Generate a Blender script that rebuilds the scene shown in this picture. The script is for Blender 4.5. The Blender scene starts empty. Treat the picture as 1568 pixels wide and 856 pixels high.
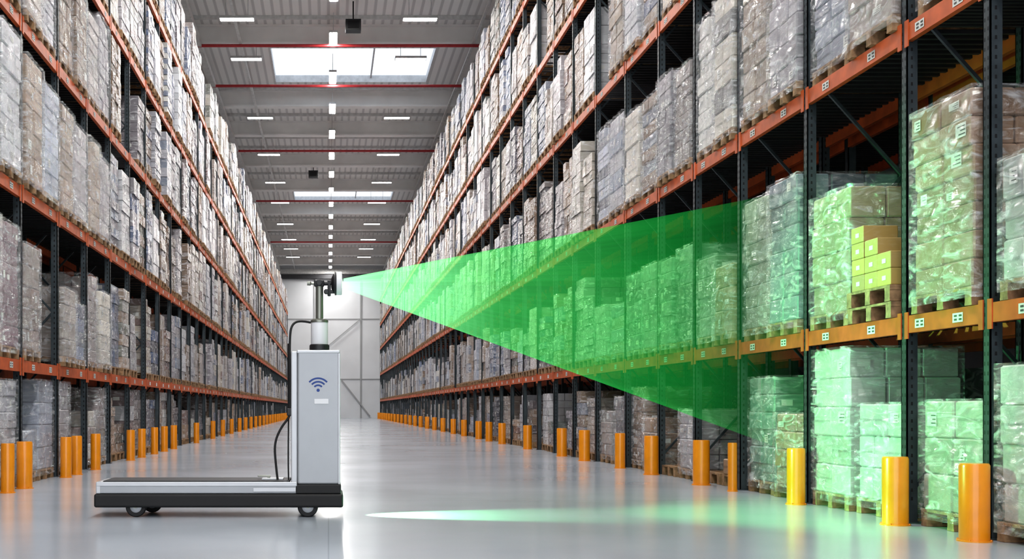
import bpy, bmesh, math, random
from mathutils import Vector, Matrix, noise
ZOOM = (1.0, 784, 428)
R = random.Random(11)
scn = bpy.context.scene
col = scn.collection

# ------------------------------------------------------------------ materials
def newmat(name):
    m = bpy.data.materials.new(name); m.use_nodes = True
    nt = m.node_tree
    return m, nt, nt.nodes['Principled BSDF'], nt.nodes['Material Output']

def N(nt, t, **kw):
    n = nt.nodes.new(t)
    for k, v in kw.items():
        setattr(n, k, v)
    return n

def pmat(name, base, rough=0.5, metal=0.0, var=0.12, scale=6.0, bump=0.0, emis=None, es=0, coat=0):
    m, nt, p, o = newmat(name)
    p.inputs['Roughness'].default_value = rough
    p.inputs['Metallic'].default_value = metal
    p.inputs['Coat Weight'].default_value = coat
    g = N(nt, 'ShaderNodeNewGeometry')
    no = N(nt, 'ShaderNodeTexNoise'); no.inputs['Scale'].default_value = scale; no.inputs['Detail'].default_value = 2
    nt.links.new(g.outputs['Position'], no.inputs['Vector'])
    r = N(nt, 'ShaderNodeValToRGB')
    r.color_ramp.elements[0].position = 0.3; r.color_ramp.elements[1].position = 0.7
    r.color_ramp.elements[0].color = [c * (1 - var) for c in base] + [1]
    r.color_ramp.elements[1].color = [min(1, c * (1 + var)) for c in base] + [1]
    nt.links.new(no.outputs['Fac'], r.inputs['Fac'])
    nt.links.new(r.outputs['Color'], p.inputs['Base Color'])
    if bump:
        b = N(nt, 'ShaderNodeBump'); b.inputs['Strength'].default_value = bump; b.inputs['Distance'].default_value = 0.02
        nt.links.new(no.outputs['Fac'], b.inputs['Height']); nt.links.new(b.outputs['Normal'], p.inputs['Normal'])
    if emis:
        p.inputs['Emission Color'].default_value = list(emis) + [1]; p.inputs['Emission Strength'].default_value = es
    return m

def emat(name, c, s):
    m, nt, p, o = newmat(name)
    nt.nodes.remove(p)
    e = N(nt, 'ShaderNodeEmission'); e.inputs[0].default_value = list(c) + [1]; e.inputs[1].default_value = s
    nt.links.new(e.outputs[0], o.inputs[0])
    return m

M = {}
M['orange'] = pmat('rack_beam_orange_paint', (0.52, 0.105, 0.028), 0.42, var=0.18)
M['post'] = pmat('rack_upright_slate_steel', (0.055, 0.07, 0.08), 0.42, 0.3, var=0.25)
M['dark'] = pmat('dark_hole', (0.008, 0.008, 0.01), 0.8)
M['deck'] = pmat('deck_bars_dark_steel', (0.045, 0.045, 0.05), 0.5, 0.4)
M['wood'] = pmat('pallet_wood', (0.30, 0.185, 0.10), 0.8, var=0.4, scale=14, bump=0.3)
M['label'] = pmat('white_label_paper', (0.68, 0.68, 0.66), 0.6, var=0.03)
M['print'] = pmat('label_print_black', (0.07, 0.07, 0.07), 0.6)
M['bollard'] = pmat('bollard_orange_yellow_paint', (0.80, 0.28, 0.008), 0.3, var=0.06, coat=0.4)

# shrink wrapped goods (colour attribute + film streaks)
def goods(name, white, sc=1.9, coat=1.0):
    m, nt, p, o = newmat(name)
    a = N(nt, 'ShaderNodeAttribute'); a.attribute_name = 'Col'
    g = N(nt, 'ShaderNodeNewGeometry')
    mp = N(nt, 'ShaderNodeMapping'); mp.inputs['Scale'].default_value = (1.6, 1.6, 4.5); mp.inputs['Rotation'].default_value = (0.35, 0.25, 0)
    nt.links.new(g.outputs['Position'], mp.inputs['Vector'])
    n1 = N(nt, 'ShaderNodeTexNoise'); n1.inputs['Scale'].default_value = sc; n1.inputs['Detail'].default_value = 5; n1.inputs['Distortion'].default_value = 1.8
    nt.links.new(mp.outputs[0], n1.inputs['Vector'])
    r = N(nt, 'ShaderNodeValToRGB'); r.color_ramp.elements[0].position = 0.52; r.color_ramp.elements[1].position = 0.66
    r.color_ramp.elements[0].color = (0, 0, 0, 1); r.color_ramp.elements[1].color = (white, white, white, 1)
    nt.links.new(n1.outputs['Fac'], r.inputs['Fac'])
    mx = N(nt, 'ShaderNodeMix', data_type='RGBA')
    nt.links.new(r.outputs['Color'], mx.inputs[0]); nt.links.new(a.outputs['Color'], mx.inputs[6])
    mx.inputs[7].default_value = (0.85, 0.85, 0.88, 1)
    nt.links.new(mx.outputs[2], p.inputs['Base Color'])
    b = N(nt, 'ShaderNodeBump'); b.inputs['Strength'].default_value = 0.9; b.inputs['Distance'].default_value = 0.07
    nt.links.new(n1.outputs['Fac'], b.inputs['Height'])
    nt.links.new(b.outputs['Normal'], p.inputs['Coat Normal'])
    p.inputs['Roughness'].default_value = 0.5
    p.inputs['Coat Weight'].default_value = coat; p.inputs['Coat Roughness'].default_value = 0.11; p.inputs['Coat IOR'].default_value = 1.75
    return m
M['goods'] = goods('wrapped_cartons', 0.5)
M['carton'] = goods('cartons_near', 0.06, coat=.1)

def film():
    m, nt, p, o = newmat('stretch_film')
    nt.nodes.remove(p)
    g = N(nt, 'ShaderNodeNewGeometry')
    mp = N(nt, 'ShaderNodeMapping'); mp.inputs['Scale'].default_value = (1.3, 1.3, 4.0); mp.inputs['Rotation'].default_value = (0.5, 0.4, 0)
    nt.links.new(g.outputs['Position'], mp.inputs['Vector'])
    n1 = N(nt, 'ShaderNodeTexNoise'); n1.inputs['Scale'].default_value = 1.9; n1.inputs['Detail'].default_value = 6; n1.inputs['Distortion'].default_value = 2.6
    nt.links.new(mp.outputs[0], n1.inputs['Vector'])
    r = N(nt, 'ShaderNodeValToRGB'); r.color_ramp.elements[0].position = 0.5; r.color_ramp.elements[1].position = 0.70
    r.color_ramp.elements[0].color = (.02, .02, .02, 1); r.color_ramp.elements[1].color = (.55, .55, .55, 1)
    nt.links.new(n1.outputs['Fac'], r.inputs['Fac'])
    b = N(nt, 'ShaderNodeBump'); b.inputs['Strength'].default_value = 1.0; b.inputs['Distance'].default_value = 0.16
    nt.links.new(n1.outputs['Fac'], b.inputs['Height'])
    d = N(nt, 'ShaderNodeBsdfDiffuse'); d.inputs[0].default_value = (.80, .81, .84, 1)
    gl = N(nt, 'ShaderNodeBsdfGlossy'); gl.inputs['Roughness'].default_value = .09; gl.inputs[0].default_value = (1, 1, 1, 1)
    nt.links.new(b.outputs['Normal'], gl.inputs['Normal'])
    t = N(nt, 'ShaderNodeBsdfTransparent')
    ms = N(nt, 'ShaderNodeMixShader')
    nt.links.new(r.outputs['Color'], ms.inputs[0]); nt.links.new(t.outputs[0], ms.inputs[1]); nt.links.new(d.outputs[0], ms.inputs[2])
    m2 = N(nt, 'ShaderNodeMixShader'); m2.inputs[0].default_value = .17
    nt.links.new(ms.outputs[0], m2.inputs[1]); nt.links.new(gl.outputs[0], m2.inputs[2])
    nt.links.new(m2.outputs[0], o.inputs[0])
    return m
M['film'] = film()

# ------------------------------------------------------------------ mesh builder
class MB:
    def __init__(s):
        s.v = []; s.f = []; s.m = []; s.c = []; s.mats = []
    def mi(s, k):
        if k not in s.mats: s.mats.append(k)
        return s.mats.index(k)
    def box(s, x0, x1, y0, y1, z0, z1, k, c=(1, 1, 1)):
        if x0 > x1: x0, x1 = x1, x0
        b = len(s.v)
        s.v += [(x0, y0, z0), (x1, y0, z0), (x1, y1, z0), (x0, y1, z0), (x0, y0, z1), (x1, y0, z1), (x1, y1, z1), (x0, y1, z1)]
        s.f += [(b, b+3, b+2, b+1), (b+4, b+5, b+6, b+7), (b, b+1, b+5, b+4), (b+1, b+2, b+6, b+5), (b+2, b+3, b+7, b+6), (b+3, b, b+4, b+7)]
        i = s.mi(k); s.m += [i] * 6; s.c += [c] * 8
    def cbox(s, x0, x1, y0, y1, z0, z1, k, c, e=.011):
        """chamfered carton: rounded vertical edges and softened top/bottom rim"""
        if x0 > x1: x0, x1 = x1, x0
        b = len(s.v)
        def ring(z, q, ins):
            X0, X1, Y0, Y1 = x0 + ins, x1 - ins, y0 + ins, y1 - ins
            return [(X0 + q, Y0, z), (X1 - q, Y0, z), (X1, Y0 + q, z), (X1, Y1 - q, z), (X1 - q, Y1, z), (X0 + q, Y1, z), (X0, Y1 - q, z), (X0, Y0 + q, z)]
        rs = [ring(z0, e, e), ring(z0 + e, e, 0), ring(z1 - e, e, 0), ring(z1, e, e)]
        for r in rs: s.v += r
        i = s.mi(k); n0 = len(s.f)
        s.f.append(tuple(b + q for q in range(7, -1, -1))); s.f.append(tuple(b + 24 + q for q in range(8)))
        for l in range(3):
            for q in range(8):
                s.f.append((b + l*8 + q, b + l*8 + (q+1) % 8, b + (l+1)*8 + (q+1) % 8, b + (l+1)*8 + q))
        s.m += [i] * (len(s.f) - n0); s.c += [c] * 32
    def bar(s, p, q, w, k, c=(1, 1, 1)):
        p = Vector(p); q = Vector(q); d = (q - p).normalized()
        u = d.cross(Vector((0, 1, 0)))
        if u.length < .1: u = d.cross(Vector((1, 0, 0)))
        u.normalize(); w2 = d.cross(u).normalized()
        b = len(s.v)
        for e in (p, q):
            for a, bb in ((-1, -1), (1, -1), (1, 1), (-1, 1)):
                s.v.append(tuple(e + u * a * w / 2 + w2 * bb * w / 2))
        s.f += [(b, b+1, b+2, b+3), (b+7, b+6, b+5, b+4)] + [(b+i, b+4+i, b+4+(i+1) % 4, b+(i+1) % 4) for i in range(4)]
        i = s.mi(k); s.m += [i] * 6; s.c += [c] * 8
    def quad(s, pts, k, c=(1, 1, 1)):
        b = len(s.v); s.v += pts; s.f.append((b, b+1, b+2, b+3)); s.m.append(s.mi(k)); s.c += [c] * 4
    def make(s, name, parent=None, origin=None):
        me = bpy.data.meshes.new(name)
        vs = s.v
        if origin:
            ox, oy, oz = origin; vs = [(a - ox, b - oy, c - oz) for a, b, c in vs]
        me.from_pydata(vs, [], s.f)
        for k in s.mats: me.materials.append(M[k])
        me.polygons.foreach_set('material_index', s.m)
        ca = me.color_attributes.new('Col', 'FLOAT_COLOR', 'POINT')
        fl = []
        for c in s.c: fl += [c[0], c[1], c[2], 1.0]
        ca.data.foreach_set('color', fl)
        me.update()
        o = bpy.data.objects.new(name, me); col.objects.link(o)
        if origin: o.location = origin
        if parent: o.parent = parent
        return o

def empty(name, loc=(0, 0, 0)):
    e = bpy.data.objects.new(name, None); e.location = loc; e.empty_display_size = .2; col.objects.link(e)
    return e

# brown cartons, taupe, grey, white/cream packs, bluish, dark
PAL = [(.24, .155, .10), (.30, .21, .15), (.30, .26, .25), (.38, .35, .37), (.19, .155, .155), (.48, .48, .53), (.66, .65, .67), (.27, .25, .28), (.19, .125, .08), (.44, .38, .34), (.37, .27, .20), (.20, .24, .35), (.60, .56, .49), (.33, .31, .33), (.13, .125, .15), (.68, .67, .64), (.50, .44, .37), (.70, .71, .74), (.28, .19, .13), (.40, .43, .52)]
STR = [(.08, .13, .26), (.06, .06, .085), (.2, .25, .34), (.14, .17, .15), (.16, .08, .08)]

def pallet(mb, xf, sg, y0, y1, z0, full=True):
    D = 1.1; x1 = xf + sg * D; h = .145
    if not full:
        mb.box(xf, x1, y0, y1, z0 + .1, z0 + h, 'wood'); 
        for f in (0, .44, .88): 
            a = y0 + (y1 - y0) * f; mb.box(xf, x1, a, a + (y1 - y0) * .12, z0, z0 + .1, 'wood')
        return
    W = y1 - y0
    for i in range(6):
        a = i * (D - .12) / 5
        mb.box(xf + sg * a, xf + sg * (a + .12), y0, y1, z0 + .123, z0 + h, 'wood')
    for f in (0, (W - .1) / 2, W - .1):
        mb.box(xf, x1, y0 + f, y0 + f + .1, z0 + .1, z0 + .122, 'wood')
        mb.box(xf, x1, y0 + f, y0 + f + .1, z0, z0 + .02, 'wood')
        for g in (0, (D - .13) / 2, D - .13):
            mb.box(xf + sg * g, xf + sg * (g + .13), y0 + f + .004, y0 + f + .096, z0 + .02, z0 + .1, 'wood')

def load(mb, xf, sg, y0, y1, z0, zt, det, basecol=None, k='goods'):
    pallet(mb, xf, sg, y0, y1, z0, det >= 2)
    zb = z0 + .146; H = zt - zb
    if H < .1: return
    lh = R.choice((R.uniform(.12, .18), R.uniform(.17, .24), R.uniform(.24, .34))) if det >= 2 else (R.uniform(.2, .36) if det == 1 else .4)
    if k == 'carton': lh = R.uniform(.19, .31)
    nl = max(1, round(H / lh)); lh = H / nl
    bc = basecol or R.choice(PAL)
    q_ = R.uniform(.75, 1.15) if not basecol else 1; bc = tuple(a * q_ for a in bc)
    st = 0 if basecol else (1 if R.random() < .3 else 0); sc = R.choice(STR); per = R.choice((2, 2, 3))
    nx, ny = ((3, R.choice((2, 2, 3))) if det >= 2 else ((1, 2) if det == 1 else (1, 1)))
    D = 1.08
    for l in range(nl):
        ox = R.uniform(-.014, .014); oy = R.uniform(-.014, .014)
        z = zb + l * lh
        v = R.uniform(.8, 1.15); c = tuple(min(.9, a * v) for a in bc)
        if st and l % per == 1: c = tuple(.75 * a + .25 * b for a, b in zip(sc, bc))
        a0 = y0 + .015; W = (y1 - y0) - .03
        for i in range(nx):
            for j in range(ny):
                if nx > 2 and i == 1 and ny > 2 and j == 1: continue
                if det >= 1 and l == nl - 1 and R.random() < .10 and not basecol: continue
                g = .007
                jx = R.uniform(-.009, .009); v2 = R.uniform(.88, 1.08)
                xa = xf + sg * (.015 + i * D / nx) + ox + jx; xb = xf + sg * (.015 + (i + 1) * D / nx - g) + ox + jx
                ya = a0 + j * W / ny + oy; yb = a0 + (j + 1) * W / ny - g + oy
                cc = tuple(min(.95, q * v2) for q in c)
                if k == 'carton': mb.cbox(xa, xb, ya, yb, z, z + lh - g * .5, k, cc, .013)
                else: mb.box(xa, xb, ya, yb, z, z + lh - g, k, cc)
                if det >= 2 and i == 0:
                    xs = xf + sg * .015 + ox + jx - sg * .003
                    if R.random() < .5:
                        tz = z + lh * .46; tc = tuple(q * .68 for q in cc)
                        mb.quad([(xs, ya + .012, tz), (xs, yb - .012, tz), (xs, yb - .012, tz + .02), (xs, ya + .012, tz + .02)], k, tc)
                    if R.random() < .2:
                        lw = R.choice((.07, .1, .15))
                        ly = R.uniform(ya + .03, max(ya + .04, yb - lw - .03)); lz = z + lh * R.uniform(.2, .45)
                        hh = min(R.choice((.06, .09, .12)), lh * .5); xs -= sg * .002
                        mb.quad([(xs, ly, lz), (xs, ly + lw, lz), (xs, ly + lw, lz + hh), (xs, ly, lz + hh)], 'label')
                        xs2 = xs - sg * .002
                        for q in range(3):
                            zz = lz + hh * (.18 + .27 * q); e_ = lw * R.uniform(.4, .85)
                            mb.quad([(xs2, ly + .01, zz), (xs2, ly + e_, zz), (xs2, ly + e_, zz + hh * .07), (xs2, ly + .01, zz + hh * .07)], 'print')
                if det >= 2 and j == 0 and R.random() < .2:
                    ys = ya - .003; xm = min(xa, xb) + .08; lz = z + lh * .35
                    mb.quad([(xm, ys, lz), (xm + .13, ys, lz), (xm + .13, ys, lz + .07), (xm, ys, lz + .07)], 'label')

def filmshell(mb, xf, sg, y0, y1, z0, zt):
    off = .020
    xs = sorted((xf - sg * 0.012, xf + sg * (1.1 + .012)))
    P = [(xs[0], y0 - off), (xs[1], y0 - off), (xs[1], y1 + off), (xs[0], y1 + off)]
    nz = max(4, int((zt - z0) / .05)); seed = R.uniform(0, 100)
    ring = []
    for e in range(4):
        a = Vector(P[e]); b = Vector(P[(e + 1) % 4]); n = 15
        nn = Vector((b.y - a.y, a.x - b.x)).normalized()
        for i in range(n):
            ring.append((a.lerp(b, i / n), nn, min(i, n - i) / n))
    k = len(ring); b0 = len(mb.v); f0 = len(mb.f)
    for zi in range(nz + 1):
        z = z0 + .06 + (zt + .015 - z0 - .06) * zi / nz
        for p, nn, ee in ring:
            d = (noise.noise(Vector((p.x * 5 + seed, p.y * 5, z * 7 + p.y * 3))) + .5 * noise.noise(Vector((p.x * 11 + seed, p.y * 11, z * 22)))) * .024 * min(1, ee * 4 + .2)
            q = p + nn * d
            mb.v.append((q.x, q.y, z)); mb.c.append((1, 1, 1))
    i0 = mb.mi('film')
    for zi in range(nz):
        for j in range(k):
            a = b0 + zi * k + j; b = b0 + zi * k + (j + 1) % k
            mb.f.append((a, b, b + k, a + k)); mb.m.append(i0)
    return f0, len(mb.f)

# ------------------------------------------------------------------ racks
def build_rack(side, xf, sg, posts, levels, top, heights):
    root = empty('pallet_rack')
    up = MB(); be = MB(); de = MB()
    D = 1.1
    rows = [(xf, sg), (xf + sg * 1.32, sg)]
    for ri, (x, s) in enumerate(rows):
        for yi, y in enumerate(posts):
            if ri == 1 and y > 60: continue
            for xx in (x, x + s * (D - .1)):
                up.box(xx, xx + s * .012, y - .047, y + .047, 0, top, 'post')
                up.box(xx, xx + s * .095, y - .047, y - .037, 0, top, 'post')
                up.box(xx, xx + s * .095, y + .037, y + .047, 0, top, 'post')
                up.box(xx - s * .02, xx + s * .12, y - .07, y + .07, 0, .012, 'post')
                if y < 26 and ri == 0:
                    z = .2
                    while z < min(top, 9):
                        for dy in (-.022, .022):
                            up.quad([(xx - s * .001, y + dy - .007, z), (xx - s * .001, y + dy + .007, z), (xx - s * .001, y + dy + .005, z + .03), (xx - s * .001, y + dy - .005, z + .03)], 'dark')
                        up.quad([(xx + s * .035, y - .048, z), (xx + s * .055, y - .048, z), (xx + s * .053, y - .048, z + .03), (xx + s * .037, y - .048, z + .03)], 'dark')
                        z += .075
            if y < 70:
                z = .3; fl = 0; st = 1.05
                while z + st < top:
                    a, b = (x + s * .08, x + s * (D - .08))
                    if fl: a, b = b, a
                    up.bar((a, y, z), (b, y, z + st), .03, 'post')
                    z += st; fl = 1 - fl
        for lz in levels:
            for a, b in zip(posts[:-1], posts[1:]):
                if ri == 1 and a > 60: continue
                for q, xx in enumerate((x, x + s * (D - .05))):
                    be.box(xx - s * .004, xx + s * .05, a + .048, b - .048, lz - .15, lz, 'orange')
                    if q == 0 and ri == 0 and a < 70:
                        for yy in (a + .03, b - .09):
                            be.box(xx - s * .012, xx - s * .002, yy, yy + .06, lz - .2, lz + .03, 'orange')
                    if q == 0 and ri == 0 and a < 60:
                        for f in (.25, .72):
                            yy = a + (b - a) * f; xs = xx - s * .007
                            be.quad([(xs, yy, lz - .115), (xs, yy + .15, lz - .115), (xs, yy + .15, lz - .04), (xs, yy, lz - .04)], 'label')
                            if a < 24:
                                for dy in (.015, .085):
                                    for m_ in range(2):
                                        be.quad([(xs - s * .002, yy + dy, lz - .1 + m_ * .03), (xs - s * .002, yy + dy + .04, lz - .1 + m_ * .03), (xs - s * .002, yy + dy + .04, lz - .085 + m_ * .03), (xs - s * .002, yy + dy, lz - .085 + m_ * .03)], 'print')
                n = 14 if a < 24 else (5 if a < 50 else 2)
                for i in range(n):
                    yy = a + .08 + (b - a - .2) * i / (n - 1)
                    de.box(x + s * .05, x + s * (D - .05), yy, yy + .045, lz - .035, lz - .001, 'deck')
    up.make('uprights', root); be.make('beams', root); de.make('deck_bars', root)
    mass = MB()
    for ri, (x, s) in enumerate(rows):
        for li, lz in enumerate([0.0] + list(levels)):
            gap = (list(levels)[li] - .17 if li < len(levels) else 99) - lz
            for bi, (a, b) in enumerate(zip(posts[:-1], posts[1:])):
                if ri == 1 and a > 46: continue
                nsl = 1 if b - a < 1.5 else 2
                for sl in range(nsl):
                    w = (b - a - .14) / nsl
                    y0 = a + .08 + sl * w + .01 + R.uniform(0, .06); y1 = y0 + w - .055 - R.uniform(0, .10)
                    y1 = min(y1, y0 + .92)
                    key = (li, bi, sl)
                    if li == 0: h = R.choice((.7, .95, 1.2, 1.35, 1.4))
                    elif li == 1: h = R.uniform(1.0, 1.8)
                    else: h = R.uniform(1.45, 1.98)
                    h = min(h, gap - .06)
                    bc = None; kind = None
                    if ri == 0 and key in heights:
                        e = heights[key]; h = e[0] - lz; bc = e[1] if len(e) > 1 else None; kind = e[2] if len(e) > 2 else None
                        h = min(h, gap - .04)
                    elif R.random() < (.10 if li == 0 else .03): 
                        continue
                    if kind == 'skip': continue
                    z0 = lz + (.003 if li else .002)
                    xo = x - s * (.03 if li else -.04)
                    xo += s * R.uniform(-.03, .05)
                    near = ri == 0 and a < 19.5 and a > 6 and li <= 3
                    if near:
                        mb = MB(); org = (xo + s * .55, (y0 + y1) / 2, z0)
                        if kind == 'yellow':
                            pallet(mb, xo, s, y0, y1, z0); pallet(mb, xo, s, y0 + .02, y1 + .02, z0 + .15)
                            zz = z0 + .30
                            for l, cnt in enumerate((3, 3, 2, 1)):
                                for q in range(cnt):
                                    for xi in range(3 if l < 3 else 1):
                                        yy = y1 - .0 - (q + 1) * .26 + R.uniform(-.01, .01)
                                        xx = xo + s * (.03 + xi * .35)
                                        c = R.choice(((.50, .37, .12), (.45, .32, .12), (.4, .28, .13)))
                                        mb.cbox(xx, xx + s * .33, yy, yy + .245, zz, zz + .15, 'carton', c, .006)
                                        mb.quad([(xx - s * .002, yy + .08, zz + .05), (xx - s * .002, yy + .15, zz + .05), (xx - s * .002, yy + .15, zz + .09), (xx - s * .002, yy + .08, zz + .09)], 'label')
                                zz += .153
                            mb.make('stacked_carton_pallet', None, org)
                        else:
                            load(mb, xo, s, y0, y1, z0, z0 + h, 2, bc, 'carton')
                            fr = filmshell(mb, xo, s, y0, y1, z0, z0 + h) if h > .5 else None
                            o = mb.make('shrink_wrapped_pallet_load', None, org)
                            if fr:
                                sm = [False] * len(o.data.polygons)
                                for q in range(fr[0], fr[1]): sm[q] = True
                                o.data.polygons.foreach_set('use_smooth', sm)
                    else:
                        det = (2 if a < 34 else (1 if a < 66 else 0)) if ri == 0 else (1 if a < 22 else 0)
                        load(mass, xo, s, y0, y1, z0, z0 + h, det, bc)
    mass.make('palletized_goods')

XR, XL = 5.02, -3.95
postsR = [2.7, 4.7, 6.7, 8.72, 9.97, 12.03, 13.99, 15.7, 17.4, 19.35, 21.5]
while postsR[-1] < 110: postsR.append(round(postsR[-1] + 2.0, 3))
postsL = [4.7 + 2 * i for i in range(54)]
LR = [1.80, 4.33, 6.84, 9.15, 11.45]
LL = [1.62, 3.85, 6.03, 8.05, 10.12]
BR = (.32, .205, .13); LT = (.40, .40, .36); GR = (.15, .27, .23); WH = (.46, .48, .46)
hR = {(0, 2, 0): (1.2, LT), (0, 2, 1): (1.32, WH), (0, 3, 0): (1.06, LT), (0, 4, 0): (1.04, WH), (0, 4, 1): (1.60, WH),
      (0, 5, 0): (.94, BR), (0, 5, 1): (1.36, GR), (0, 6, 0): (.35, BR), (0, 6, 1): (.2, BR), (0, 7, 0): (.98, (.33, .32, .35)),
      (0, 8, 0): (.85,), (0, 8, 1): (1.34,), (0, 7, 1): (.2, BR),
      (1, 2, 0): (2.8, WH), (1, 2, 1): (2.85, WH), (1, 3, 0): (3.50, BR), (1, 4, 0): (2.5, BR, 'yellow'), (1, 4, 1): (3.15, (.34, .31, .19)),
      (1, 5, 0): (3.5, (.16, .21, .24)), (1, 5, 1): (3.46, (.28, .29, .25)), (1, 6, 0): (2.8, BR), (1, 6, 1): (3.0, (.2, .22, .21)), (1, 7, 0): (3.28, (.15, .19, .19)), (1, 7, 1): (3.2, (.17, .2, .2)),
      (1, 8, 0): (3.25,), (1, 8, 1): (3.2,)}
hR[(2, 2, 0)] = (6.4, BR); hR[(2, 2, 1)] = (6.4, BR); hR[(2, 3, 0)] = (6.3, (.27, .18, .125)); hR[(2, 4, 0)] = (6.4, (.30, .25, .23)); hR[(2, 4, 1)] = (6.4, (.28, .30, .37))
hR[(2, 5, 0)] = (6.45, (.33, .31, .34)); hR[(2, 5, 1)] = (6.4, (.27, .205, .16))
hL = {(1, 4, 0): (3.3, (.24, .13, .16)), (1, 4, 1): (3.3, (.20, .11, .14)), (1, 5, 0): (3.15, (.26, .20, .18)), (1, 5, 1): (1.8, BR, 'skip'),
      (2, 4, 1): (5.7, (.62, .62, .66)), (2, 5, 0): (5.6, (.34, .23, .16)), (2, 5, 1): (5.5, (.42, .47, .58)), (2, 6, 0): (5.5, (.36, .27, .2))}
build_rack('right', XR, 1, postsR, LR, 12.9, hR)
build_rack('left', XL, -1, postsL, LL, 11.4, hL)

# ------------------------------------------------------------------ bollards
def bollard_mesh():
    me = bpy.data.meshes.new('safety_bollard'); bm = bmesh.new()
    prof = [(.125, 0), (.125, .010), (.108, .012), (.108, .57), (.10, .585), (.0, .588)]
    n = 32; rings = []
    for r, z in prof[:-1]:
        rings.append([bm.verts.new((r * math.cos(2 * math.pi * i / n), r * math.sin(2 * math.pi * i / n), z)) for i in range(n)])
    for a, b in zip(rings[:-1], rings[1:]):
        for i in range(n):
            f = bm.faces.new((a[i], a[(i + 1) % n], b[(i + 1) % n], b[i])); f.smooth = True
    bm.faces.new(rings[-1])
    bm.faces.new(list(reversed(rings[0])))
    for q in range(4):
        t = math.pi / 4 + q * math.pi / 2
        r = bmesh.ops.create_cone(bm, cap_ends=True, segments=6, radius1=.007, radius2=.007, depth=.010, matrix=Matrix.Translation((.117 * math.cos(t), .117 * math.sin(t), .014)))
    bm.to_mesh(me); bm.free(); me.materials.append(M['bollard']); 
    me.set_sharp_from_angle(angle=math.radians(40))
    return me
bmh = bollard_mesh()
def bollard(x, y, s=1):
    o = bpy.data.objects.new('safety_bollard', bmh); o.location = (x, y, 0); o.scale = (s, s, 1); col.objects.link(o)
BXR = 4.86
for y in [4.6, 6.5, 8.6, 9.8, 11.88, 13.75, 14.9, 17.2, 19.05, 21.7, 23.8, 27.9, 32, 34.6, 37, 41, 44.5]:
    bollard(BXR, y, {11.88: .84, 13.75: .5, 19.05: .78}.get(y, .98))
y = 48.5
while y < 111: bollard(BXR, y); y += 3.9
for y in [6.7, 10.7, 13.5, 14.25, 16.5, 17.2, 18.6, 21.9, 23.2, 24.9, 26.4, 28, 32.8, 37.5, 41, 44.7]: bollard(-3.79, y, .9 if y == 14.25 else .74)
y = 48.7
while y < 111: bollard(-3.79, y, .8); y += 3.6

# ------------------------------------------------------------------ room shell
def simple(name, boxes, parent=None):
    mb = MB()
    for b in boxes: mb.box(*b)
    return mb.make(name, parent)

def floor_mat():
    m, nt, p, o = newmat('polished_concrete_floor')
    g = N(nt, 'ShaderNodeNewGeometry')
    n1 = N(nt, 'ShaderNodeTexNoise'); n1.inputs['Scale'].default_value = .4; n1.inputs['Detail'].default_value = 5
    nt.links.new(g.outputs['Position'], n1.inputs['Vector'])
    r = N(nt, 'ShaderNodeValToRGB'); r.color_ramp.elements[0].position = .3; r.color_ramp.elements[1].position = .7
    r.color_ramp.elements[0].color = (.40, .44, .495, 1); r.color_ramp.elements[1].color = (.45, .49, .55, 1)
    nt.links.new(n1.outputs['Fac'], r.inputs['Fac'])
    br = N(nt, 'ShaderNodeTexBrick'); br.offset = 0; br.inputs['Scale'].default_value = 1; br.inputs['Brick Width'].default_value = 6.2; br.inputs['Row Height'].default_value = 6.2
    br.inputs['Mortar Size'].default_value = .006; br.inputs['Mortar Smooth'].default_value = .2
    br.inputs['Color1'].default_value = (1, 1, 1, 1); br.inputs['Color2'].default_value = (1, 1, 1, 1); br.inputs['Mortar'].default_value = (.8, .8, .82, 1)
    nt.links.new(g.outputs['Position'], br.inputs['Vector'])
    mm = N(nt, 'ShaderNodeMix', data_type='RGBA', blend_type='MULTIPLY'); mm.inputs[0].default_value = 1
    nt.links.new(r.outputs[0], mm.inputs[6]); nt.links.new(br.outputs['Color'], mm.inputs[7])
    nt.links.new(mm.outputs[2], p.inputs['Base Color'])
    mr = N(nt, 'ShaderNodeMapRange'); mr.inputs[1].default_value = .3; mr.inputs[2].default_value = .7; mr.inputs[3].default_value = .15; mr.inputs[4].default_value = .2
    nt.links.new(n1.outputs['Fac'], mr.inputs[0]); nt.links.new(mr.outputs[0], p.inputs['Roughness'])
    return m
M['floor'] = floor_mat()

def ceil_mat():
    m, nt, p, o = newmat('ribbed_metal_roof_deck')
    g = N(nt, 'ShaderNodeNewGeometry'); w = N(nt, 'ShaderNodeTexWave'); w.bands_direction = 'X'; w.inputs['Scale'].default_value = .9
    nt.links.new(g.outputs['Position'], w.inputs['Vector'])
    r = N(nt, 'ShaderNodeValToRGB'); r.color_ramp.elements[0].position = 0.1; r.color_ramp.elements[1].position = .35
    r.color_ramp.elements[0].color = (.60, .59, .58, 1); r.color_ramp.elements[1].color = (.84, .83, .81, 1)
    nt.links.new(w.outputs['Fac'], r.inputs['Fac']); nt.links.new(r.outputs[0], p.inputs['Base Color'])
    p.inputs['Roughness'].default_value = .6
    return m
M['ceil'] = ceil_mat()
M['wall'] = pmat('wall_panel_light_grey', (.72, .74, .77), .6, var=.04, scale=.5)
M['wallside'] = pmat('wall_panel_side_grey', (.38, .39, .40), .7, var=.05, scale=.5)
M['girder'] = pmat('girder_grey_paint', (.86, .85, .83), .6, var=.06, scale=1)
M['purlin'] = pmat('purlin_steel', (.62, .62, .61), .5, .0)
M['red'] = pmat('sprinkler_pipe_red', (.40, .03, .035), .45)
M['trimw'] = pmat('skylight_frame_white', (.6, .61, .62), .5)
M['black'] = pmat('black_plastic', (.012, .013, .015), .45, var=.1)
M['lamp'] = emat('led_tube_white', (1, .97, .93), 175)
M['lamp2'] = emat('led_panel_white', (1, .97, .93), 26)
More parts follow.
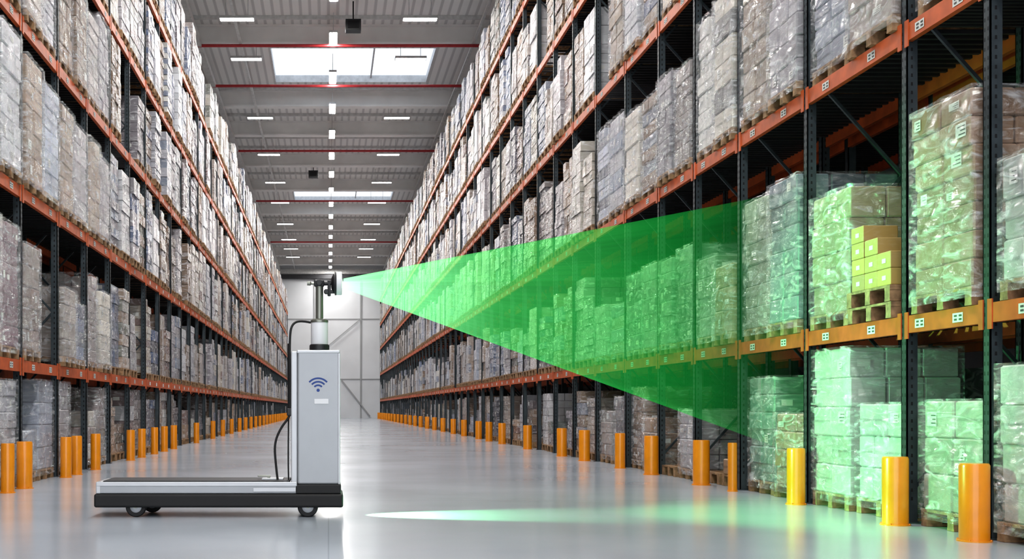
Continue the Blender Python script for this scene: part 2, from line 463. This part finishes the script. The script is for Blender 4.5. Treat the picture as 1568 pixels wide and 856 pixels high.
M['sky'] = emat('frosted_skylight_glazing', (.80, .89, 1.0), 1.0)

simple('floor', [(-9, 10, -8, 118, -.2, 0, 'floor')])
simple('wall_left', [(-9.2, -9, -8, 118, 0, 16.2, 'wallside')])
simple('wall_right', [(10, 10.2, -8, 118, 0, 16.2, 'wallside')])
ZC = 15.9
sky = [(47.3, 52.3), (78.2, 82.2), (14, 19)]
sky.sort()
SX0, SX1 = -2.45, 4.5
bx = []; yy = -8
for a, b in sky:
    bx.append((-9, 10, yy, a, ZC, ZC + .2, 'ceil'))
    bx.append((-9, SX0, a, b, ZC, ZC + .2, 'ceil')); bx.append((SX1, 10, a, b, ZC, ZC + .2, 'ceil'))
    yy = b
bx.append((-9, 10, yy, 118, ZC, ZC + .2, 'ceil'))
simple('ceiling', bx)
for a, b in sky:
    w = []
    w.append((SX0, SX1, a, b, ZC + .32, ZC + .36, 'sky'))
    for x in (SX0, SX1 - .05): w.append((x, x + .05, a, b, ZC, ZC + .32, 'trimw'))
    for y_ in (a, b - .05): w.append((SX0 + .05, SX1 - .05, y_, y_ + .05, ZC, ZC + .32, 'trimw'))
    for x in (1.9,): w.append((x, x + .07, a + .05, b - .05, ZC + .2, ZC + .32, 'trimw'))
    simple('window_skylight', w)
g = []
gy = [-3, 4.5, 12, 20.5, 28, 36, 44.6, 53.8, 59.5, 67, 74.5, 83.5, 91, 98.5, 106, 113]
for y in gy:
    g.append((-9, 10, y - .22, y + .22, ZC - .75, ZC - .68, 'girder'))
    g.append((-9, 10, y - .22, y + .22, ZC - .05, ZC, 'girder'))
    g.append((-9, 10, y - .06, y + .06, ZC - .68, ZC - .05, 'girder'))
y = -7
while y < 117:
    if not any(a - .2 < y < b + .2 for a, b in sky) and not any(abs(y - q) < .8 for q in gy):
        g.append((-9, 10, y - .05, y + .05, ZC - .14, ZC, 'purlin'))
    y += 2.4
for x in (-7.5, -5.0, 6.6, 9): g.append((x - .12, x + .12, -8, 117.5, ZC - 1.0, ZC - .76, 'purlin'))
for x in (-3.4, 5.6): g.append((x - .05, x + .05, -8, 117.5, ZC - .84, ZC - .76, 'purlin'))
simple('trim_roof_girders', g)
def pipe(name, pts, r, mat, parent=None, res=6):
    cu = bpy.data.curves.new(name, 'CURVE'); cu.dimensions = '3D'; cu.bevel_depth = r; cu.bevel_resolution = 3; cu.use_fill_caps = True
    sp = cu.splines.new('POLY' if len(pts) == 2 else 'NURBS'); sp.points.add(len(pts) - 1)
    for i, p in enumerate(pts): sp.points[i].co = (*p, 1)
    if len(pts) > 2: sp.use_endpoint_u = True; sp.order_u = 3; sp.resolution_u = res
    cu.materials.append(M[mat]); o = bpy.data.objects.new(name, cu); col.objects.link(o)
    if parent: o.parent = parent
    return o
sr = empty('sprinkler_pipework')
for i, y in enumerate((20, 34, 44.0, 49.5, 62, 77.0, 96)):
    pipe('red_pipe_%d' % i, [(-8.9, y, ZC - .95), (9.9, y, ZC - .95)], .06, 'red', sr)

# lamps
ll = MB()
M['lamphouse'] = pmat('lamp_housing', (.5, .5, .5), .4)
zl = 15.0
y = -6.5
def panel(x0, x1, y0, y1, k):
    ll.quad([(x0, y0, zl), (x0, y1, zl), (x1, y1, zl), (x1, y0, zl)], k)
while y < 114:
    panel(.05, .31, y - .85, y + .85, 'lamp'); ll.box(.02, .34, y - .88, y + .88, zl + .005, zl + .09, 'lamphouse')
    ll.bar((.18, y - .6, zl + .09), (.18, y - .6, ZC - .05), .02, 'lamphouse'); ll.bar((.18, y + .6, zl + .09), (.18, y + .6, ZC - .05), .02, 'lamphouse')
    y += 5.0
for y in (-1, 7, 15, 23, 31, 41.2, 45.9, 55.2, 63.2, 71, 78, 87, 95, 100.5, 106):
    for x in (-3.3, 3.3):
        panel(x - .6, x + .6, y - .16, y + .16, 'lamp2'); ll.box(x - .63, x + .63, y - .19, y + .19, zl + .005, zl + .09, 'lamphouse')
        for q in (-.4, .4): ll.bar((x + q, y, zl + .09), (x + q, y, ZC - .05), .02, 'lamphouse')
ll.make('ceiling_lamps')
sp = MB()
for x, y, z in ((-.9, 67.5, 14.8), (.9, 41.6, 14.9)):
    sp.box(x - .28, x + .28, y - .2, y + .2, z - .2, z + .2, 'black'); sp.bar((x, y, z + .2), (x, y, ZC - .1), .05, 'black')
    sp.box(x - .2, x + .2, y - .24, y - .2, z - .13, z + .13, 'dark')
sp.make('ceiling_loudspeakers')

# far wall
YW = 116
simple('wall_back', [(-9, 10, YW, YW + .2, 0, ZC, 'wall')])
w = []
for z in (3.9, 10.0): w.append((-9, 10, YW - .06, YW, z, z + .1, 'wallside'))
for x in (-1.5, 3.2): w.append((x, x + .16, YW - .1, YW, 0, ZC - .8, 'wallside'))
w.append((-9, 10, YW - .3, YW - .05, 14.6, ZC - .8, 'purlin'))
w.append((-9, 10, YW - .5, YW - .1, 14.1, 14.5, 'deck'))
simple('trim_wall_back', w)
mb = MB(); mb.bar((1.3, YW - .2, 3.9), (4.2, YW - .2, .2), .12, 'wallside'); mb.bar((-1.4, YW - .2, 6.2), (3.2, YW - .2, 10.0), .08, 'wallside')
mb.make('trim_wall_bracing')
mb = MB(); mb.box(-1.2, .1, YW - .12, YW - .02, 0, 2.3, 'trimw'); mb.box(-1.1, 0, YW - .15, YW - .12, 0, 2.2, 'wallside'); mb.box(-.15, -.08, YW - .19, YW - .15, 1.0, 1.15, 'black')
mb.make('door_1')

# ------------------------------------------------------------------ RFID scanner cart
cart = empty('rfid_scanner_cart', (0, 10.75, 0))
def rbox(name, x0, x1, y0, y1, z0, z1, mat, bev=.01, seg=3):
    me = bpy.data.meshes.new(name); bm = bmesh.new()
    bmesh.ops.create_cube(bm, size=1)
    for v in bm.verts:
        v.co = Vector(((x0 + x1) / 2 + v.co.x * (x1 - x0), (y0 + y1) / 2 + v.co.y * (y1 - y0) - 10.75, (z0 + z1) / 2 + v.co.z * (z1 - z0)))
    if bev: bmesh.ops.bevel(bm, geom=bm.edges[:], offset=bev, segments=seg, affect='EDGES', profile=.5)
    bm.to_mesh(me); bm.free(); me.materials.append(M[mat])
    o = bpy.data.objects.new(name, me); col.objects.link(o); o.parent = cart
    return o
def lathe(name, prof, center, axis, mat, n=40):
    me = bpy.data.meshes.new(name); bm = bmesh.new(); rings = []
    ax = Vector(axis).normalized(); u = ax.orthogonal().normalized(); v = ax.cross(u); c = Vector(center) - Vector((0, 10.75, 0))
    for r, t in prof:
        r = max(r, .0005)
        rings.append([bm.verts.new(c + ax * t + (u * math.cos(2 * math.pi * i / n) + v * math.sin(2 * math.pi * i / n)) * r) for i in range(n)])
    for a, b in zip(rings[:-1], rings[1:]):
        for i in range(n): bm.faces.new((a[i], a[(i + 1) % n], b[(i + 1) % n], b[i]))
    bm.faces.new(list(reversed(rings[0]))); bm.faces.new(rings[-1])
    bmesh.ops.recalc_face_normals(bm, faces=bm.faces[:])
    bm.to_mesh(me); bm.free(); me.materials.append(M[mat])
    o = bpy.data.objects.new(name, me); col.objects.link(o); o.parent = cart
    for p in me.polygons: p.use_smooth = True
    me.set_sharp_from_angle(angle=math.radians(35))
    return o
M['body'] = pmat('cart_body_silver_grey', (.33, .345, .365), .34, .3, var=.02)
M['body2'] = pmat('cart_trim_light_grey', (.50, .515, .54), .32, .25, var=.02)
M['rubber'] = pmat('black_rubber', (.008, .008, .009), .6, var=.1)
M['mat'] = pmat('platform_mat_charcoal', (.025, .026, .03), .65, var=.15, scale=60)
M['steel'] = pmat('mast_steel', (.22, .23, .20), .3, .7, var=.05)
M['blue'] = pmat('wifi_blue_print', (.015, .05, .22), .5, var=.02)
M['white'] = pmat('white_plastic', (.66, .67, .69), .35, var=.02)
M['led'] = emat('green_led_lens', (.45, 1, .6), 5)

yn, yf = 10.46, 11.04
rbox('bumper_base', -2.15, .135, yn, yf, .09, .215, 'rubber', .02)
rbox('platform_deck', -2.12, -.29, yn + .02, yf - .02, .216, .312, 'body', .012)
rbox('platform_rail', -2.13, -.29, yn + .012, yn + .03, .285, .325, 'body2', .005)
rbox('platform_rail_far', -2.13, -.29, yf - .03, yf - .012, .285, .325, 'body2', .005)
rbox('platform_end_cap', -2.135, -2.09, yn + .015, yf - .015, .216, .325, 'body2', .01)
rbox('platform_mat', -2.07, -.36, yn + .035, yf - .035, .312, .335, 'mat', .006)
rbox('column_plinth', -.30, .115, yn + .015, yf - .1, .216, .30, 'rubber', .01)
rbox('column_body', -.285, .10, yn + .04, yf - .14, .30, 1.53, 'body', .018, 4)
rbox('column_side_spine', -.345, -.287, yn + .06, yf - .18, .22, 1.525, 'body2', .012)
rbox('column_cap', -.29, .105, yn + .035, yf - .135, 1.505, 1.535, 'body2', .008)
rbox('column_front_edge', .088, .108, yn + .036, yf - .136, .30, 1.505, 'body2', .006)
rbox('deck_bracket_plate', -.62, -.42, yn + .15, yn + .3, .335, .35, 'body2', .004)
rbox('deck_bracket_lever', -.66, -.54, yn + .2, yn + .23, .36, .375, 'steel', .004)
rbox('deck_bracket_post', -.57, -.545, yn + .2, yn + .23, .35, .365, 'steel', .002)
rbox('status_label', -.13, .0, yn + .034, yn + .041, 1.04, 1.085, 'white', .002)
rbox('rail_latch', -.69, -.30, yn + .006, yn + .012, .235, .27, 'body2', .003)
yc = 10.68
lathe('neck_collar', [(.093, 0), (.093, .05), (.085, .06)], (-.085, yc, 1.535), (0, 0, 1), 'black')
lathe('neck_cylinder', [(.076, 0), (.080, .01), (.080, .20), (.076, .21)], (-.085, yc, 1.59), (0, 0, 1), 'white')
lathe('neck_ring', [(.083, 0), (.083, .018), (.07, .03), (.05, .035)], (-.085, yc, 1.80), (0, 0, 1), 'steel')
lathe('mast', [(.036, 0), (.036, .36)], (-.085, yc, 1.81), (0, 0, 1), 'steel')
rbox('mast_head', -.135, -.04, yc - .04, yc + .04, 2.135, 2.195, 'black', .012)
lathe('head_knob', [(.018, -.03), (.020, 0), (.012, .01), (.012, .05)], (-.17, yc, 2.165), (1, 0, 0), 'steel')
lathe('clamp_knob', [(.024, 0), (.028, .01), (.028, .05), (.018, .06)], (-.085, yc - .1, 2.165), (0, 1, 0), 'black')
lathe('pivot_arm', [(.02, -.02), (.02, .08)], (-.05, yc, 2.165), (1, 0, 0), 'black')
rbox('yoke', -.01, .022, yc - .02, yc + .02, 2.045, 2.195, 'black', .010)
rbox('yoke_foot', -.03, .055, yc - .018, yc + .018, 2.07, 2.105, 'black', .008)
lathe('yoke_knob', [(.018, 0), (.024, .01), (.024, .04)], (-.02, yc - .06, 2.085), (0, 1, 0), 'black')
lathe('sensor_head', [(.03, -.022), (.05, -.018), (.075, -.006), (.088, 0), (.095, .006), (.095, .02)], (.045, yc, 2.165), (1, 0, 0), 'black')
lathe('sensor_ring', [(.100, 0), (.108, .005), (.108, .06), (.103, .066), (.09, .066), (.088, .055)], (.06, yc, 2.165), (1, 0, 0), 'white')
lathe('sensor_rim', [(.109, 0), (.111, .003), (.111, .014), (.108, .017)], (.058, yc, 2.165), (1, 0, 0), 'black')
lathe('sensor_lens', [(.085, 0), (.08, .005), (.04, .010), (.001, .012)], (.118, yc, 2.165), (1, 0, 0), 'led')
# wifi symbol
mb = MB(); cx, cz = -.095, 1.165; yw = yn + .0385 - 10.75
for r0 in (.038, .07, .102):
    r1 = r0 + .016; n = 16
    for i in range(n):
        t0 = math.radians(42 + 96 * i / n); t1 = math.radians(42 + 96 * (i + 1) / n)
        mb.quad([(cx + r0 * math.cos(t0), yw, cz + r0 * math.sin(t0)), (cx + r1 * math.cos(t0), yw, cz + r1 * math.sin(t0)), (cx + r1 * math.cos(t1), yw, cz + r1 * math.sin(t1)), (cx + r0 * math.cos(t1), yw, cz + r0 * math.sin(t1))], 'blue')
n = 12
for i in range(n):
    t0 = 2 * math.pi * i / n; t1 = 2 * math.pi * (i + 1) / n
    mb.quad([(cx, yw, cz), (cx + .015 * math.cos(t0), yw, cz + .015 * math.sin(t0)), (cx + .015 * math.cos((t0 + t1) / 2), yw, cz + .015 * math.sin((t0 + t1) / 2)), (cx + .015 * math.cos(t1), yw, cz + .015 * math.sin(t1))], 'blue')
mb.make('wifi_symbol', cart)
# cables
yk = yn + .1 - 10.75
pipe('power_cable', [(-.165, yk + .12, 1.80), (-.26, yk + .1, 1.82), (-.34, yk + .02, 1.78), (-.36, yk, 1.65), (-.355, yk, 1.3), (-.355, yk, .98), (-.36, yk, .92), (-.44, yk, .82), (-.50, yk, .68), (-.49, yk, .5), (-.47, yk, .34)], .011, 'rubber', cart)
pipe('signal_cable', [(-.375, yk + .05, 1.6), (-.375, yk + .05, 1.2), (-.37, yk + .05, .95), (-.375, yk + .05, .5), (-.37, yk + .05, .33)], .007, 'rubber', cart)
rbox('cable_connector', -.385, -.335, yn + .075, yn + .125, .93, 1.0, 'black', .01)
# wheels
def wheel(x, y, i):
    lathe('wheel_tyre_%d' % i, [(.055, -.024), (.085, -.024), (.094, -.014), (.094, .014), (.085, .024), (.055, .024)], (x, y, .0945), (0, 1, 0), 'rubber')
    lathe('wheel_hub_%d' % i, [(.0, -.029), (.02, -.03), (.022, -.026), (.05, -.026), (.056, -.022), (.056, .022), (.05, .026), (.0, .028)], (x, y, .0945), (0, 1, 0), 'body')
    lathe('wheel_axle_%d' % i, [(.014, -.04), (.014, .04)], (x, y, .0945), (0, 1, 0), 'steel')
    rbox('caster_fork_%d' % i, x - .025, x + .025, y + .03, y + .038, .08, .2, 'steel', .002)
    rbox('caster_fork_near_%d' % i, x - .018, x + .018, y - .036, y - .03, .1, .2, 'black', .002)
wheel(-1.77, yn + .06, 1); wheel(-.19, yn + .06, 2); wheel(-1.69, yf - .06, 3); wheel(-.21, yf - .06, 4)

# green scanning beam: open elliptical cone, thin tinted glow
def beam():
    m, nt, p, o = newmat('green_scan_light'); nt.nodes.remove(p)
    tc = N(nt, 'ShaderNodeTexCoord'); sx = N(nt, 'ShaderNodeSeparateXYZ'); nt.links.new(tc.outputs['Object'], sx.inputs[0])
    mr = N(nt, 'ShaderNodeMapRange'); mr.inputs[1].default_value = .13; mr.inputs[2].default_value = 4.25; nt.links.new(sx.outputs[0], mr.inputs[0])
    def ramp(st):
        r = N(nt, 'ShaderNodeValToRGB'); e = r.color_ramp.elements
        e[0].position = st[0][0]; e[0].color = (*st[0][1], 1); e[1].position = st[-1][0]; e[1].color = (*st[-1][1], 1)
        for q, c in st[1:-1]:
            x = e.new(q); x.color = (*c, 1)
        nt.links.new(mr.outputs[0], r.inputs[0]); return r
    rt = ramp([(0, (.58, .92, .62)), (.15, (.64, .93, .66)), (.5, (.60, .93, .62)), (.75, (.60, .92, .62)), (1, (1, 1, 1))])
    re = ramp([(0, (.35, .95, .45)), (.12, (.15, .48, .21)), (.35, (.028, .19, .05)), (.7, (.006, .10, .02)), (.85, (.004, .06, .012)), (1, (0, 0, 0))])
    zz = N(nt, 'ShaderNodeMath', operation='SUBTRACT'); zz.inputs[1].default_value = 2.165; nt.links.new(sx.outputs[2], zz.inputs[0])
    xx = N(nt, 'ShaderNodeMath', operation='ADD'); xx.inputs[1].default_value = .02; nt.links.new(sx.outputs[0], xx.inputs[0])
    dv = N(nt, 'ShaderNodeMath', operation='DIVIDE'); nt.links.new(zz.outputs[0], dv.inputs[0]); nt.links.new(xx.outputs[0], dv.inputs[1])
    nz = N(nt, 'ShaderNodeTexNoise', noise_dimensions='1D'); nz.inputs['Scale'].default_value = 26; nz.inputs['Detail'].default_value = 3
    nt.links.new(dv.outputs[0], nz.inputs['W'])
    ra = N(nt, 'ShaderNodeMapRange'); ra.inputs[1].default_value = .3; ra.inputs[2].default_value = .7; ra.inputs[3].default_value = .56; ra.inputs[4].default_value = .86
    nt.links.new(nz.outputs['Fac'], ra.inputs[0])
    t = N(nt, 'ShaderNodeBsdfTransparent'); e = N(nt, 'ShaderNodeEmission'); a = N(nt, 'ShaderNodeAddShader')
    nt.links.new(rt.outputs[0], t.inputs[0]); nt.links.new(re.outputs[0], e.inputs[0]); nt.links.new(ra.outputs[0], e.inputs[1])
    nt.links.new(t.outputs[0], a.inputs[0]); nt.links.new(e.outputs[0], a.inputs[1]); nt.links.new(a.outputs[0], o.inputs[0])
    M['beam'] = m
    mb = MB(); n = 64; ns = 24
    for s in range(ns + 1):
        t = s / ns * (4.25 - .14) / (4.07 - .14); x = .14 + (4.07 - .14) * t
        zc = 2.165 + (1.83 - 2.165) * t; rz = .045 + (1.15 - .045) * t; ry = .045 + (.45 - .045) * t
        for i in range(n):
            a = 2 * math.pi * i / n
            mb.v.append((x, -.07 + ry * math.cos(a), zc + rz * math.sin(a))); mb.c.append((1, 1, 1))
    for s in range(ns):
        for i in range(n):
            mb.f.append((s * n + i, s * n + (i + 1) % n, (s + 1) * n + (i + 1) % n, (s + 1) * n + i)); mb.m.append(0)
    mb.mats = ['beam']
    o = mb.make('green_scan_beam', cart)
    for p_ in o.data.polygons: p_.use_smooth = True
beam()

def spot(name, loc, tgt, energy, angle, blend, c, size=.05, parent=None, sc=None):
    l = bpy.data.lights.new(name, 'SPOT'); l.energy = energy; l.spot_size = math.radians(angle); l.spot_blend = blend; l.color = c; l.shadow_soft_size = size
    o = bpy.data.objects.new(name, l); col.objects.link(o)
    d = Vector(tgt) - Vector(loc)
    o.location = Vector(loc) - (Vector((0, 10.75, 0)) if parent else Vector())
    o.rotation_euler = d.to_track_quat('-Z', 'Y').to_euler()
    if parent: o.parent = parent
    return o
spot('scan_light', (.16, yc, 2.165), (5.0, 10.8, 1.35), 1250, 64, .6, (.26, 1, .44), .03, cart)
spot('added_floor_spot', (.15, 10.7, .27), (1.5, 10.7, -.33), 650, 56, .45, (.28, 1, .42), .02, cart)  # added low spot, no fixture modelled; throws the green pool on the floor

# ------------------------------------------------------------------ world + camera
w = bpy.data.worlds.new('World'); scn.world = w; w.use_nodes = True
bg = w.node_tree.nodes['Background']; bg.inputs[0].default_value = (.94, .96, 1, 1); bg.inputs[1].default_value = 1.75  # world light through the end left open behind the camera, added as soft fill
cam = bpy.data.cameras.new('camera'); co = bpy.data.objects.new('camera', cam); col.objects.link(co)
co.location = (0, 0, 1.0); co.rotation_euler = (math.pi / 2, 0, 0)
Z, CX, CY = ZOOM
cam.sensor_width = 36; cam.lens = 36 * 1750 / 1568 * Z
cam.shift_x = (CX - 503) / 1568 * Z; cam.shift_y = (625 - CY) / 1568 * Z
cam.clip_end = 400
scn.camera = co
scn.view_settings.view_transform = 'Standard'
try:
    scn.view_settings.look = 'Medium High Contrast'
except Exception:
    scn.view_settings.look = 'None'
scn.view_settings.exposure = 0.42
